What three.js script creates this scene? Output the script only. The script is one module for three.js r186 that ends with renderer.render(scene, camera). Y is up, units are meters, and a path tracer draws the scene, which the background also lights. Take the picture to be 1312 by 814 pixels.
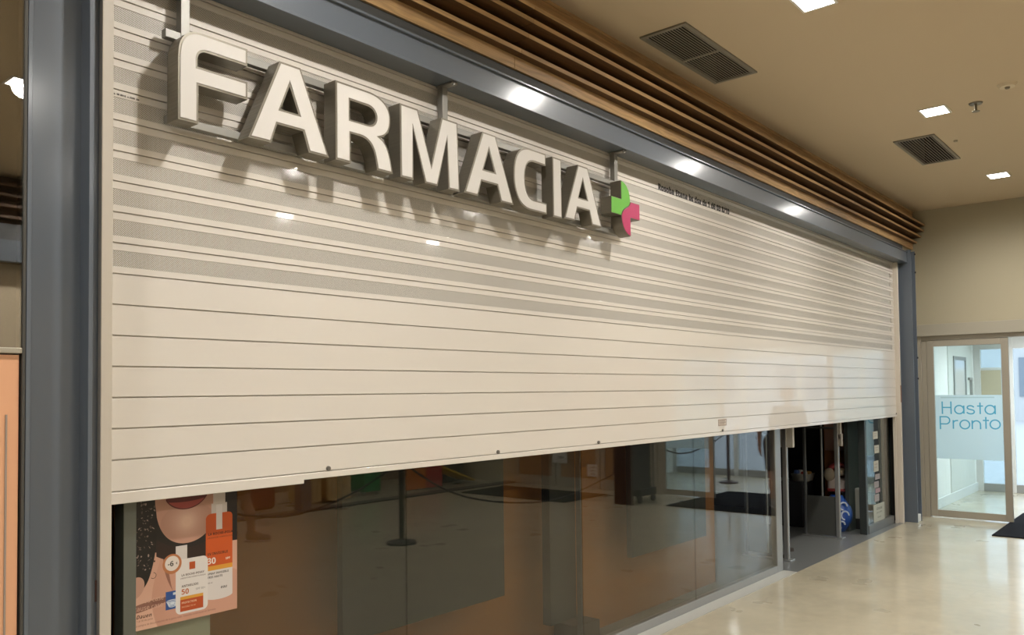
import * as THREE from 'three';
import { mergeGeometries, mergeVertices } from 'three/addons/utils/BufferGeometryUtils.js';
import { RoundedBoxGeometry } from 'three/addons/geometries/RoundedBoxGeometry.js';
import { MarchingCubes } from 'three/addons/objects/MarchingCubes.js';
import { ImprovedNoise } from 'three/addons/math/ImprovedNoise.js';

// ───────── camera, sky, exposure ─────────
const scene = new THREE.Scene();
const camera = new THREE.PerspectiveCamera(42.36, 1312 / 814, 0.05, 200);
const D = Math.PI / 180;
camera.rotation.order = 'YXZ';
camera.rotation.set(1.924 * D, -49.718 * D, -0.665 * D);
camera.position.set(0, 1.6, 2.817);
camera.setViewOffset(1312, 814, 0, -59.66, 1312, 814);   // the photograph is cropped off its lens axis
camera.updateProjectionMatrix();
scene.add(camera);
const renderer = new THREE.WebGLRenderer();
renderer.toneMapping = THREE.LinearToneMapping;
renderer.toneMappingExposure = 1.0;
renderer.shadowMap.enabled = true;
const SKY_STRENGTH = 2.8;
const LAMP = 19, LAMP_GLOW = 22;
const LAMP_TONE = new THREE.Color().setRGB(1, 0.955, 0.885);
{
  const w = 64, h = 32, px = new Float32Array(w * h * 4);
  for (let j = 0; j < h; j++) for (let i = 0; i < w; i++) {
    const e = (j + 0.5) / h * 2 - 1, t = Math.max(0, e), o = (j * w + i) * 4;   // overcast, a little brighter overhead
    const k = 0.85 + 0.25 * t;
    px[o] = 0.86 * k; px[o + 1] = 0.93 * k; px[o + 2] = 1.06 * k; px[o + 3] = 1;
  }
  const sky = new THREE.DataTexture(px, w, h, THREE.RGBAFormat, THREE.FloatType);
  sky.mapping = THREE.EquirectangularReflectionMapping;
  sky.magFilter = THREE.LinearFilter; sky.needsUpdate = true;
  scene.background = sky; scene.backgroundIntensity = SKY_STRENGTH;
}

// ───────── helpers ─────────
let seed = 7;
const rnd = () => { seed = (seed * 1664525 + 1013904223) % 4294967296; return seed / 4294967296; };
const used = new Map();
function numbered(n) {
  const b = n.replace(/_\d{3}$/, ''), k = used.get(b) ?? 0; used.set(b, k + 1);
  return k ? `${b}_${String(k).padStart(3, '0')}` : b;
}
function tag(o, label, category, group) {
  o.userData.label = label; o.userData.category = category;
  if (group) o.userData.group = group;
  return o;
}
const structure = (o) => { o.userData.kind = 'structure'; return o; };
function base(name, x = 0, y = 0, z = 0, turn = 0) {
  const g = new THREE.Group(); g.name = numbered(name); g.position.set(x, y, z); g.rotation.y = turn; scene.add(g); return g;
}
function mesh(name, geo, mat, parent = scene) {
  const list = (Array.isArray(geo) ? geo : [geo]).map((g) => {
    const q = g.index ? g.toNonIndexed() : g;
    for (const k of Object.keys(q.attributes)) if (!['position', 'normal', 'uv'].includes(k)) q.deleteAttribute(k);
    return q;
  });
  const m = new THREE.Mesh(list.length > 1 ? mergeGeometries(list) : list[0], mat);
  m.name = parent === scene ? numbered(name) : name;
  m.castShadow = m.receiveShadow = true; parent.add(m); return m;
}
function metres(g, s = 1) {                                   // uv in metres by the face's main direction
  const q = g.index ? g.toNonIndexed() : g, p = q.attributes.position, n = q.attributes.normal, uv = new Float32Array(p.count * 2);
  for (let i = 0; i < p.count; i++) {
    const a = Math.abs(n.getX(i)), b = Math.abs(n.getY(i)), c = Math.abs(n.getZ(i));
    const [u, v] = b >= a && b >= c ? [p.getX(i), p.getZ(i)] : a >= c ? [p.getZ(i), p.getY(i)] : [p.getX(i), p.getY(i)];
    uv[2 * i] = u * s; uv[2 * i + 1] = v * s;
  }
  q.setAttribute('uv', new THREE.BufferAttribute(uv, 2)); return q;
}
// a box from its two corners
function bx(x0, x1, y0, y1, z0, z1, r = 0) {
  const w = x1 - x0, h = y1 - y0, d = z1 - z0;
  const g = r ? new RoundedBoxGeometry(w, h, d, 2, r) : new THREE.BoxGeometry(w, h, d);
  g.translate((x0 + x1) / 2, (y0 + y1) / 2, (z0 + z1) / 2); return metres(g);
}
const cyl = (r0, r1, h, x, y, z, n = 24) => new THREE.CylinderGeometry(r1, r0, h, n).translate(x, y + h / 2, z);
function tube(pts, r, n = 40, k = 8) {
  return new THREE.TubeGeometry(new THREE.CatmullRomCurve3(pts.map((p) => new THREE.Vector3(...p))), n, r, k);
}
const C = (r, g, b) => new THREE.Color().setRGB(r, g, b);
const M = (color, roughness = 0.6, metalness = 0, extra = {}) => new THREE.MeshPhysicalMaterial({ color, roughness, metalness, side: THREE.DoubleSide, ...extra });

// ───────── textures ─────────
const noise = new ImprovedNoise();
const fbm = (x, y, z, n = 4) => { let a = 0, s = 0.5, f = 1; for (let i = 0; i < n; i++) { a += s * noise.noise(x * f, y * f, z + i * 7.3); f *= 2.03; s *= 0.5; } return a; };
function dataMap(w, h, fn, srgb = true, rx = 1, ry = 1) {
  const px = new Uint8Array(w * h * 4);
  for (let j = 0; j < h; j++) for (let i = 0; i < w; i++) {
    const c = fn(i / w, j / h, i, j), o = (j * w + i) * 4;
    for (let k = 0; k < 3; k++) px[o + k] = Math.max(0, Math.min(255, Math.round(255 * (Array.isArray(c) ? c[k] : c))));
    px[o + 3] = 255;
  }
  const t = new THREE.DataTexture(px, w, h); t.wrapS = t.wrapT = THREE.RepeatWrapping;
  t.magFilter = THREE.LinearFilter; t.minFilter = THREE.LinearMipmapLinearFilter; t.generateMipmaps = true;
  if (srgb) t.colorSpace = THREE.SRGBColorSpace;
  t.repeat.set(rx, ry); t.needsUpdate = true; return t;
}
// noise that tiles: a torus in noise space
const tiled = (u, v, f, z, n = 4) => {
  const a = fbm(u * f, v * f, z, n), b = fbm((u - 1) * f, v * f, z, n), c = fbm(u * f, (v - 1) * f, z, n), d = fbm((u - 1) * f, (v - 1) * f, z, n);
  return (a * (1 - u) + b * u) * (1 - v) + (c * (1 - u) + d * u) * v;
};
const floorMap = dataMap(1024, 1024, (u, v) => {
  const cloud = tiled(u, v, 5, 1, 4) * 0.16, mott = tiled(u, v, 40, 9, 3) * 0.10;
  const crack = Math.max(0, 1 - Math.abs(tiled(u, v, 4, 31, 3)) * 150) * Math.max(0, tiled(u, v, 6, 55, 2)) * 0.5;
  const speck = tiled(u, v, 170, 77, 2) > 0.34 ? -0.10 : 0;
  const k = 0.86 + cloud + mott - crack * 0.4 + speck * 0.6;
  return [0.885 * k, 0.855 * k, 0.765 * k];
}, true, 1 / 3.4, 1 / 3.4);
const floorRough = dataMap(512, 512, (u, v) => 0.34 + tiled(u, v, 9, 3, 4) * 0.3, false, 1 / 3.4, 1 / 3.4);
const woodMap = dataMap(1024, 256, (u, v) => {
  const g = tiled(u * 1, v, 3, 5, 2) * 0.25, ring = Math.sin((v * 34 + tiled(u, v, 4, 8, 3) * 9) * 3.1) * 0.05, fine = fbm(u * 6, v * 130, 2, 2) * 0.16;
  const k = 0.88 + g + ring + fine;
  return [0.83 * k, 0.69 * k, 0.50 * k];
}, true, 1 / 2.4, 1 / 0.55);
const steelRough = dataMap(256, 256, (u, v) => 0.42 + fbm(u * 3, v * 90, 4, 3) * 0.35, false, 2, 2);
const holes = dataMap(32, 32, (u, v) => {
  const a = Math.hypot(u - 0.25, v - 0.25), b = Math.hypot(u - 0.75, v - 0.75);
  return Math.min(a, b) < 0.232 ? 0 : 1;
}, false, 1 / 0.0068, 1 / 0.0068);
function canvasMap(w, h, draw) {
  const c = document.createElement('canvas'); c.width = w; c.height = h;
  draw(c.getContext('2d'), w, h);
  const t = new THREE.CanvasTexture(c); t.colorSpace = THREE.SRGBColorSpace; t.anisotropy = 8; return t;
}

// ───────── materials ─────────
const floorMat = M(C(0.72, 0.70, 0.66), 1, 0, { map: floorMap, roughnessMap: floorRough, clearcoat: 0.5, clearcoatRoughness: 0.08 });
const ceilMat = M(C(0.56, 0.455, 0.315), 0.9);
const wallMat = M(C(0.40, 0.362, 0.262), 0.85);
const whiteWall = M(C(0.78, 0.79, 0.76), 0.85);
const shutterMat = M(C(0.655, 0.618, 0.565), 0.42, 0, { clearcoat: 1, clearcoatRoughness: 0.028 });
const perfMat = M(C(0.64, 0.61, 0.555), 0.42, 0, { clearcoat: 0.7, clearcoatRoughness: 0.08, alphaMap: holes, alphaTest: 0.5 });
const guideMat = M(C(0.58, 0.53, 0.455), 0.45, 0, { clearcoat: 0.3, clearcoatRoughness: 0.2 });
const steelGrey = M(C(0.100, 0.121, 0.150), 0.45, 0.1, { clearcoat: 0.6, clearcoatRoughness: 0.17 });
const darkGrey = M(C(0.06, 0.064, 0.066), 0.6);
const brushed = M(C(0.215, 0.195, 0.158), 1, 0.55, { roughnessMap: steelRough });
const polished = M(C(0.28, 0.275, 0.255), 0.5, 0.7);
const acrylic = M(C(0.60, 0.58, 0.55), 0.45, 0, { clearcoat: 0.1, clearcoatRoughness: 0.2 });
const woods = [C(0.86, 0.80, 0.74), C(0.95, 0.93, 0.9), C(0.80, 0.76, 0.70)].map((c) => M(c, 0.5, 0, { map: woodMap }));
const shadedWood = M(C(0.20, 0.135, 0.075), 0.55, 0, { map: woodMap });  // timber darkened so its colour carries the shade between the louvres
const glass = (tint, ior) => M(tint, 0.0, 0, { transmission: 1, thickness: 0, ior, side: THREE.FrontSide });
const shopGlass = glass(C(0.84, 0.84, 0.80), 1.53);
const clearGlass = glass(C(0.84, 0.91, 0.92), 1.45);
const upperGlass = glass(C(0.75, 0.74, 0.7), 3.0);
const alu = M(C(0.36, 0.37, 0.37), 0.38, 0.7);
const creamFrame = M(C(0.36, 0.33, 0.27), 0.42, 0.1, { clearcoat: 0.25, clearcoatRoughness: 0.25 });
const paleFrame = M(C(0.62, 0.62, 0.60), 0.5);
const black = M(C(0.012, 0.012, 0.014), 0.55);
const matBlack = M(C(0.008, 0.0085, 0.011), 1, 0, { specularIntensity: 0.15 });
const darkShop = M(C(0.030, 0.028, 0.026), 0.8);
const paper = M(C(0.36, 0.35, 0.29), 0.8);

// ───────── large structure ─────────
const XW = 11.1, CEIL = 3.8, ZF = 6.4;                // right wall, ceiling, opposite shop front
structure(mesh('floor', [bx(-6, 14.3, -0.15, 0, 0.045, 9.6)], floorMat));
structure(mesh('floor', [bx(-6, 14.3, -0.15, 0.001, -6, 0.045)], M(C(0.125, 0.13, 0.128), 0.38, 0, { clearcoat: 0.3, clearcoatRoughness: 0.15 })));
{
  const hole = (x0, x1, z0, z1) => new THREE.Path([[x0, z0], [x0, z1], [x1, z1], [x1, z0]].map((p) => new THREE.Vector2(...p)));
  const c = new THREE.Shape([[-6, -0.05], [XW + 0.25, -0.05], [XW + 0.25, 9.6], [-6, 9.6]].map((p) => new THREE.Vector2(...p)));
  c.holes.push(hole(4.395, 5.370, 0.21, 0.48), hole(7.795, 8.745, 0.76, 1.047));
  structure(mesh('ceiling', metres(new THREE.ExtrudeGeometry(c, { depth: 0.06, bevelEnabled: false }).rotateX(Math.PI / 2).translate(0, CEIL + 0.06, 0)), ceilMat));
}
structure(mesh('wall_right', [bx(XW, XW + 0.25, 2.2, CEIL, -0.05, 3.6), bx(XW, XW + 0.25, 0, 2.2, 3.55, 3.6), bx(XW, XW + 0.25, 0, 2.2, -0.05, 0.02), bx(XW, XW + 0.25, 2.2, CEIL, 3.6, 9.6), bx(XW, XW + 0.25, 0, 2.2, 6.35, 9.6)], wallMat));
structure(mesh('wall_left', [bx(-6.2, -6, 0, CEIL, -6, 9.6)], wallMat));
structure(mesh('wall_back', [bx(-6, XW, 0, CEIL, 9.4, 9.6)], wallMat));
structure(mesh('wall_front', [bx(10.67, XW, 0, CEIL, -0.25, 0.0), bx(-6, XW, 3.08, CEIL, -0.25, -0.09)], wallMat));

// steel portal of the shop: two columns of H section and a channel beam across
function hColumn(x0, x1, label) {
  const c = base('steel_column'); structure(c); c.userData.label = label;
  mesh('flange', bx(x0, x0 + 0.013, 0, 3.235, 0.02, 0.17, 0.002), steelGrey, c);
  mesh('flange', bx(x1 - 0.013, x1, 0, 3.235, 0.02, 0.17, 0.002), steelGrey, c);
  mesh('web', bx(x0 + 0.013, x1 - 0.013, 0, 3.235, 0.098, 0.108), steelGrey, c);
  return c;
}
const colL = hColumn(0.913, 1.102, 'grey painted steel column left of the roller shutter');
mesh('cover_plate', bx(1.102, 1.18, 0, 3.08, 0.0, 0.028), steelGrey, colL);
const colR = hColumn(10.48, 10.67, 'grey painted steel column beside the glass entrance door');
mesh('cover_plate', bx(10.385, 10.48, 0, 3.08, 0.0, 0.028), steelGrey, colR);
mesh('column_foot', bx(10.50, 10.655, 0, 0.085, 0.112, 0.162, 0.006), M(C(0.6, 0.6, 0.58), 0.5), colR);
for (const [y, z] of [[3.2, 0.171], [2.98, 0.171], [1.95, 0.171], [1.7, 0.171]]) mesh('bolt', new THREE.CylinderGeometry(0.012, 0.012, 0.012, 8).rotateX(Math.PI / 2).translate(10.664, y, z), black, colR);
const beam = structure(base('steel_beam'));
beam.userData.label = 'long grey steel beam over the roller shutter';
mesh('bottom_flange', bx(-6, 10.48, 3.08, 3.093, 0.012, 0.14, 0.002), steelGrey, beam);
mesh('web', bx(-6, 10.48, 3.093, 3.207, 0.112, 0.126), steelGrey, beam);
mesh('top_flange', bx(-6, 10.48, 3.207, 3.218, 0.03, 0.14, 0.002), steelGrey, beam);
mesh('recess_plate', bx(-6, 10.67, 3.218, 3.34, 0.015, 0.032), darkGrey, beam);

// stepped timber louvres between beam and ceiling
{
  const w = tag(base('timber_bulkhead'), 'stepped timber louvre band between the grey beam and the ceiling', 'bulkhead');
  const runs = [[-6, -1.92], [-1.917, 3.3205], [3.3235, 8.5595], [8.5625, XW - 0.01]];
  runs.forEach(([a, b], i) => {
    mesh('fascia_board', bx(a, b, 3.325, 3.40, 0.015, 0.045, 0.002), woods[1], w);
    mesh('backing_board', bx(a, b, 3.40, 3.782, -0.02, 0.03), shadedWood, w);
    mesh('upper_board', bx(a, b, 3.655, 3.782, 0.03, 0.050, 0.002), woods[0], w);
    mesh('ceiling_trim', bx(a, b, 3.782, 3.802, 0.0, 0.058, 0.002), woods[1], w);
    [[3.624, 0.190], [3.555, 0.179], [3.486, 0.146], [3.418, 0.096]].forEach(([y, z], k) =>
      { const m = mesh('slat', bx(a, b, y - 0.022, y, 0.03, z - 0.003), shadedWood, w); mesh('lit_edge', bx(a, b, y - 0.023, y, z - 0.003, z, 0.001), woods[(i + k) % 3], m); });  // dark slats and paler strips paint in shaded undersides and lit front edges
  });
}

// ───────── roller shutter ─────────
{
  const s = tag(base('roller_shutter'), 'large white roller shutter, perforated above and solid below, pulled three quarters down', 'shutter');
  const P0 = 2.017, P = 0.1055, X0 = 1.19, X1 = 10.362;
  const slatGeo = (y0, h) => [bx(X0, X1, y0 + 0.0022, y0 + h - 0.0022, -0.009, 0, 0.0015), bx(X0, X1, y0 - 0.004, y0 + 0.004, -0.013, -0.009)];
  for (let k = 0; k < 7; k++) { const y0 = P0 - P * (k + 1); mesh('slat', k < 6 ? slatGeo(y0, P) : slatGeo(1.277, 1.384 - 1.277), shutterMat, s); }
  for (let k = 0; k < 11; k++) {
    const y0 = P0 + P * k;
    const m = mesh('slat', [bx(X0, X1, y0 + 0.0022, y0 + 0.0245, -0.009, 0, 0.0015), bx(X0, X1, y0 + 0.0795, y0 + P - 0.0022, -0.009, 0, 0.0015), bx(X0, X1, y0 - 0.004, y0 + 0.004, -0.013, -0.009)], shutterMat, s);
    mesh('perforated_strip', metres(new THREE.PlaneGeometry(X1 - X0, 0.056).translate((X0 + X1) / 2, y0 + 0.052, -0.0015)), perfMat, m);
  }
  mesh('bottom_bar', [bx(X0, X1, 1.250, 1.276, -0.03, 0.004, 0.003)], shutterMat, s);
  mesh('bottom_lip', [bx(X0, 2.0, 1.236, 1.275, -0.01, 0.010, 0.003)], shutterMat, s);
  for (const x of [2.125, 3.20, 4.12, 5.78, 10.33]) mesh('stud', new THREE.CylinderGeometry(0.009, 0.010, 0.008, 14).rotateX(Math.PI / 2).translate(x, 1.288, 0.005), M(C(0.2, 0.19, 0.17), 0.4, 0.6), s);
  // print on the curtain
  const black1 = canvasMap(1024, 96, (g, w, h) => {
    g.fillStyle = '#2a2018'; g.font = 'bold 78px sans-serif'; g.textBaseline = 'middle';
    const t = 'Rosoba Etana bs dsa ds 1 d6 03 8/10', k = (w - 20) / g.measureText(t).width;
    g.scale(k, 1); g.lineWidth = 6; g.strokeStyle = '#1a130d'; g.fillText(t, 10 / k, h / 2 + 2); g.strokeText(t, 10 / k, h / 2 + 2);
  });
  const pr = mesh('printed_line', new THREE.PlaneGeometry(1.115, 0.07).translate(5.43, 2.988, 0.0012), M(C(1, 1, 1), 0.5, 0, { map: black1, transparent: true, alphaTest: 0.15 }), s);
  pr.userData.label = 'line of small black lettering';
  const tiny = canvasMap(256, 24, (g, w, h) => {
    g.fillStyle = '#2a241e'; g.font = 'bold 18px sans-serif'; g.textBaseline = 'middle';
    g.fillText('no. 00 8816  a 2500  no', 4, h / 2);
  });
  mesh('printed_line', new THREE.PlaneGeometry(0.125, 0.0115).translate(1.292, 2.634, 0.0012), M(C(1, 1, 1), 0.5, 0, { map: tiny, transparent: true, alphaTest: 0.15 }), s);
  const st = canvasMap(128, 64, (g, w, h) => {
    g.fillStyle = '#b9aea2'; g.fillRect(0, 0, w, h); g.strokeStyle = '#6e5a50'; g.lineWidth = 4; g.strokeRect(4, 4, w - 8, h - 8);
    g.fillStyle = '#5b463e'; for (const [y, k] of [[14, 80], [28, 96], [42, 70]]) for (let x = 14; x < 14 + k; x += 11) g.fillRect(x, y, 8, 6);
  });
  mesh('sticker', bx(5.715, 5.855, 1.322, 1.372, 0.0, 0.0015), M(C(1, 1, 1), 0.5, 0, { map: st }), s).geometry = uvFace(new THREE.BoxGeometry(0.14, 0.05, 0.0015).translate(5.785, 1.347, 0.001));
  for (const [a, b, l] of [[1.178, 1.216, 'cream vertical guide rail left of the roller shutter, next to the poster'], [10.345, 10.385, 'cream vertical guide rail at the far end of the shutter, with a rust-coloured lock plate']]) {
    const g = tag(base('shutter_guide'), l, 'guide rail');
    mesh('rail', bx(a, b, 0, 3.08, -0.03, 0.05, 0.003), guideMat, g);
    if (a > 5) mesh('lock_plate', bx(10.35, 10.38, 1.42, 1.62, 0.05, 0.054), M(C(0.19, 0.10, 0.07), 0.6), g).userData.label = 'rust-coloured lock plate';
    if (a > 5) mesh('inner_channel', bx(10.300, 10.322, 0, 1.25, -0.03, 0.0), guideMat, g);
    else mesh('rail_foot', bx(1.172, 1.178, 0.93, 1.0, 0.0, 0.03), M(C(0.1, 0.05, 0.04), 0.6), g);
  }
}
function uvFace(g) {                                         // whole texture on the +z face (and the others)
  return g.toNonIndexed();
}

// ───────── pharmacy sign ─────────
{
  const sign = tag(base('pharmacy_sign'), 'raised steel letter sign reading FARMACIA with a green and magenta cross', 'sign');
  const shapes = {};
  const poly = (a) => { const s = new THREE.Shape(); a.forEach(([x, y], i) => (i ? s.lineTo(x, y) : s.moveTo(x, y))); s.closePath(); return s; };
  const A = (x) => { const s = poly([[x + 0.135, 2.882], [x + 0.230, 2.882], [x + 0.366, 2.556], [x + 0.268, 2.556], [x + 0.241, 2.634], [x + 0.124, 2.634], [x + 0.097, 2.556], [x, 2.556]]); s.holes.push(poly([[x + 0.180, 2.797], [x + 0.220, 2.696], [x + 0.140, 2.696]])); return s; };
  const F = new THREE.Shape(); F.moveTo(1.398, 2.556); F.lineTo(1.398, 2.775); F.bezierCurveTo(1.398, 2.845, 1.425, 2.884, 1.490, 2.884); F.lineTo(1.667, 2.884); F.lineTo(1.667, 2.820); F.lineTo(1.510, 2.820); F.bezierCurveTo(1.484, 2.820, 1.470, 2.808, 1.470, 2.784); F.lineTo(1.470, 2.760); F.lineTo(1.667, 2.760); F.lineTo(1.667, 2.694); F.lineTo(1.473, 2.694); F.lineTo(1.473, 2.556); F.closePath();
  const Rr = new THREE.Shape(); Rr.moveTo(2.070, 2.556); Rr.lineTo(2.070, 2.884); Rr.lineTo(2.235, 2.884); Rr.bezierCurveTo(2.320, 2.884, 2.366, 2.848, 2.366, 2.790); Rr.bezierCurveTo(2.366, 2.742, 2.344, 2.712, 2.308, 2.700); Rr.bezierCurveTo(2.350, 2.682, 2.362, 2.640, 2.378, 2.556); Rr.lineTo(2.289, 2.556); Rr.bezierCurveTo(2.279, 2.630, 2.262, 2.681, 2.195, 2.681); Rr.lineTo(2.148, 2.681); Rr.lineTo(2.148, 2.556); Rr.closePath();
  const rh = new THREE.Path(); rh.moveTo(2.145, 2.820); rh.lineTo(2.235, 2.820); rh.bezierCurveTo(2.300, 2.820, 2.300, 2.740, 2.235, 2.740); rh.lineTo(2.145, 2.740); rh.closePath(); Rr.holes.push(rh);
  const Mm = poly([[2.421, 2.881], [2.529, 2.881], [2.611, 2.645], [2.680, 2.881], [2.786, 2.881], [2.797, 2.553], [2.722, 2.553], [2.714, 2.785], [2.651, 2.553], [2.572, 2.553], [2.499, 2.785], [2.500, 2.553], [2.423, 2.553]]);
  const Cc = new THREE.Shape(); Cc.moveTo(3.467, 2.878); Cc.lineTo(3.335, 2.878); Cc.bezierCurveTo(3.238, 2.878, 3.198, 2.812, 3.198, 2.715); Cc.bezierCurveTo(3.198, 2.618, 3.240, 2.552, 3.338, 2.552); Cc.lineTo(3.473, 2.552); Cc.lineTo(3.473, 2.611); Cc.lineTo(3.365, 2.611); Cc.bezierCurveTo(3.312, 2.611, 3.289, 2.650, 3.289, 2.712); Cc.bezierCurveTo(3.289, 2.775, 3.312, 2.813, 3.362, 2.813); Cc.lineTo(3.467, 2.813); Cc.closePath();
  const I = poly([[3.527, 2.878], [3.606, 2.878], [3.609, 2.549], [3.528, 2.549]]);
  const G = new THREE.Shape(); G.moveTo(4.211, 2.878); G.bezierCurveTo(4.270, 2.872, 4.314, 2.835, 4.312, 2.760); G.bezierCurveTo(4.305, 2.715, 4.225, 2.725, 4.212, 2.664); G.lineTo(4.101, 2.664); G.lineTo(4.101, 2.764); G.lineTo(4.211, 2.764); G.closePath();
  const Gm = new THREE.Shape(); Gm.moveTo(4.315, 2.762); Gm.lineTo(4.422, 2.762); Gm.lineTo(4.422, 2.662); Gm.lineTo(4.315, 2.662); Gm.lineTo(4.315, 2.548); Gm.bezierCurveTo(4.255, 2.556, 4.214, 2.600, 4.214, 2.662); Gm.bezierCurveTo(4.228, 2.722, 4.307, 2.712, 4.315, 2.762); Gm.closePath();
  const inset = (pts, d) => {                               // move every edge of a closed outline by d (CCW outline: inwards)
    const n = pts.length, out = [], cw = THREE.ShapeUtils.isClockWise(pts) ? -1 : 1;
    for (let i = 0; i < n; i++) {
      const a = pts[(i + n - 1) % n], b = pts[i], c = pts[(i + 1) % n];
      const e0 = b.clone().sub(a).normalize(), e1 = c.clone().sub(b).normalize();
      const n0 = new THREE.Vector2(-e0.y, e0.x).multiplyScalar(cw), n1 = new THREE.Vector2(-e1.y, e1.x).multiplyScalar(cw);
      const m = n0.add(n1), l = m.length(); m.multiplyScalar(1 / l);
      const k = d / Math.max(0.35, l / 2); out.push(b.clone().addScaledVector(m, k));
    }
    return out;
  };
  const clean = (p) => p.filter((v, i) => v.distanceTo(p[(i + 1) % p.length]) > 1e-4);
  const letter = (name, shape, faceMat, rim = 0.0085, side = brushed) => {
    const body = mesh(name, metres(new THREE.ExtrudeGeometry(shape, { depth: 0.076, bevelEnabled: false, curveSegments: 14 }).translate(0, 0, 0.056)), side, sign);
    const { shape: o, holes: hs } = shape.extractPoints(14);
    const f = new THREE.Shape(inset(clean(o), rim));
    for (const h of hs) f.holes.push(new THREE.Path(inset(clean(h), -rim)));
    mesh('face', metres(new THREE.ExtrudeGeometry(f, { depth: 0.003, bevelEnabled: false }).translate(0, 0, 0.131)), faceMat, body);
  };
  letter('letter_f', F, acrylic); letter('letter_a', A(1.671), acrylic); letter('letter_r', Rr, acrylic); letter('letter_m', Mm, acrylic);
  letter('letter_a', A(2.829), acrylic); letter('letter_c', Cc, acrylic); letter('letter_i', I, acrylic); letter('letter_a', A(3.630), acrylic);
  letter('cross_half', G, M(C(0.105, 0.37, 0.035), 0.4), 0.003); sign.children.at(-1).userData.label = 'green half of the cross';
  letter('cross_half', Gm, M(C(0.40, 0.026, 0.105), 0.4), 0.003); sign.children.at(-1).userData.label = 'magenta half of the cross';
  mesh('rail', bx(1.392, 4.30, 2.866, 2.896, 0.026, 0.056, 0.002), polished, sign);
  mesh('rail', bx(1.400, 4.30, 2.563, 2.592, 0.026, 0.056, 0.002), polished, sign);
  for (const [x, w] of [[1.464, 0.034], [2.780, 0.036], [4.276, 0.036]]) {
    mesh('hanger_post', bx(x - w / 2, x + w / 2, x > 2 ? 2.6 : 2.868, 3.07, 0.024, 0.058, 0.002), polished, sign);
    mesh('bracket', [bx(x - 0.02, x + 0.02, 3.070, 3.0795, 0.016, 0.125, 0.002), cyl(0.009, 0.009, 0.008, x, 3.063, 0.118, 10)], polished, sign);
  }
}

// ───────── ceiling fittings ─────────
function downlight(x, z, label, group, y = CEIL, power = LAMP, tone = LAMP_TONE) {
  const t = tag(base('downlight', x, y, z), label, 'ceiling light', group);
  const rim = new THREE.Shape([[-0.115, -0.1], [0.115, -0.1], [0.115, 0.1], [-0.115, 0.1]].map((p) => new THREE.Vector2(...p)));
  rim.holes.push(new THREE.Path([[-0.1, -0.085], [-0.1, 0.085], [0.1, 0.085], [0.1, -0.085]].map((p) => new THREE.Vector2(...p))));
  mesh('trim', new THREE.ExtrudeGeometry(rim, { depth: 0.008, bevelEnabled: false }).rotateX(Math.PI / 2), M(C(0.75, 0.73, 0.68), 0.5), t);
  mesh('lens', bx(-0.1, 0.1, -0.006, -0.001, -0.085, 0.085), M(C(0.9, 0.9, 0.9), 0.5, 0, { emissive: C(1, 0.985, 0.95), emissiveIntensity: LAMP_GLOW }), t);
  const l = new THREE.SpotLight(tone, power, 0, 1.50, 1, 2);
  l.position.set(0, -0.02, 0); l.target.position.set(0, -2, 0); l.castShadow = true; l.shadow.radius = 4.2; l.shadow.mapSize.set(512, 512);
  t.add(l, l.target);
}
downlight(7.13, 1.225, 'square white ceiling light between the two air grilles, beside the sprinkler');
downlight(9.77, 1.22, 'square white ceiling light furthest along, towards the end wall');
downlight(4.61, 1.18, 'square white ceiling light at the top edge, nearest the large air grille');
[[1.2, 'the unseen part of the shutter row', [2.05, -0.5, -3.1]], [3.77, 'the middle row', [9.65, 7.1, 4.6, 2.14, -0.6]], [5.7, 'the row across the hall', [8.3, 5.8, 3.3, 0.8]], [7.9, 'the shop opposite', [8.3, 5.0]]].forEach(([z, row, xs]) =>
  xs.forEach((x, i) => downlight(x, z, `square ceiling light, ${['first', 'second', 'third', 'fourth', 'last'][i]} from the doors in ${row}`, 'ceiling lights around the viewer')));

function grille(x0, x1, z0, z1, n, divider, label) {
  const g = tag(base('air_grille', 0, 0, 0), label, 'air vent');
  const y = CEIL, f = 0.028, met = M(C(0.34, 0.31, 0.26), 0.5, 0.2);
  mesh('frame', [bx(x0, x1, y - 0.012, y, z0, z0 + f, 0.002), bx(x0, x1, y - 0.012, y, z1 - f, z1, 0.002), bx(x0, x0 + f, y - 0.0118, y, z0 + f, z1 - f), bx(x1 - f, x1, y - 0.0118, y, z0 + f, z1 - f)], M(C(0.24, 0.22, 0.18), 0.5, 0.2), g);
  const e = 0.026; mesh('duct', [bx(x0 + e, x1 - e, y + 0.34, y + 0.35, z0 + e, z1 - e), bx(x0 + e, x0 + e + 0.004, y, y + 0.34, z0 + e, z1 - e), bx(x1 - e - 0.004, x1 - e, y, y + 0.34, z0 + e, z1 - e), bx(x0 + e, x1 - e, y, y + 0.34, z0 + e, z0 + e + 0.004), bx(x0 + e, x1 - e, y, y + 0.34, z1 - e - 0.004, z1 - e)], black, g);
  for (let i = 0; i < n; i++) {
    const z = z0 + f + (i + 0.5) * (z1 - z0 - 2 * f) / n;
    mesh('blade', metres(new THREE.BoxGeometry(x1 - x0 - 2 * f, 0.003, 0.0052).translate((x0 + x1) / 2, y - 0.007, z)), met, g);
  }
  if (divider) mesh('divider', bx((x0 + x1) / 2 - 0.008, (x0 + x1) / 2 + 0.008, y - 0.010, y - 0.002, z0 + f, z1 - f), met, g);
}
grille(4.370, 5.395, 0.185, 0.505, 14, true, 'large dark slatted air grille in the ceiling nearest the sign');
grille(7.770, 8.770, 0.735, 1.072, 12, false, 'smaller looking dark slatted air grille between two square ceiling lights');
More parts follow.
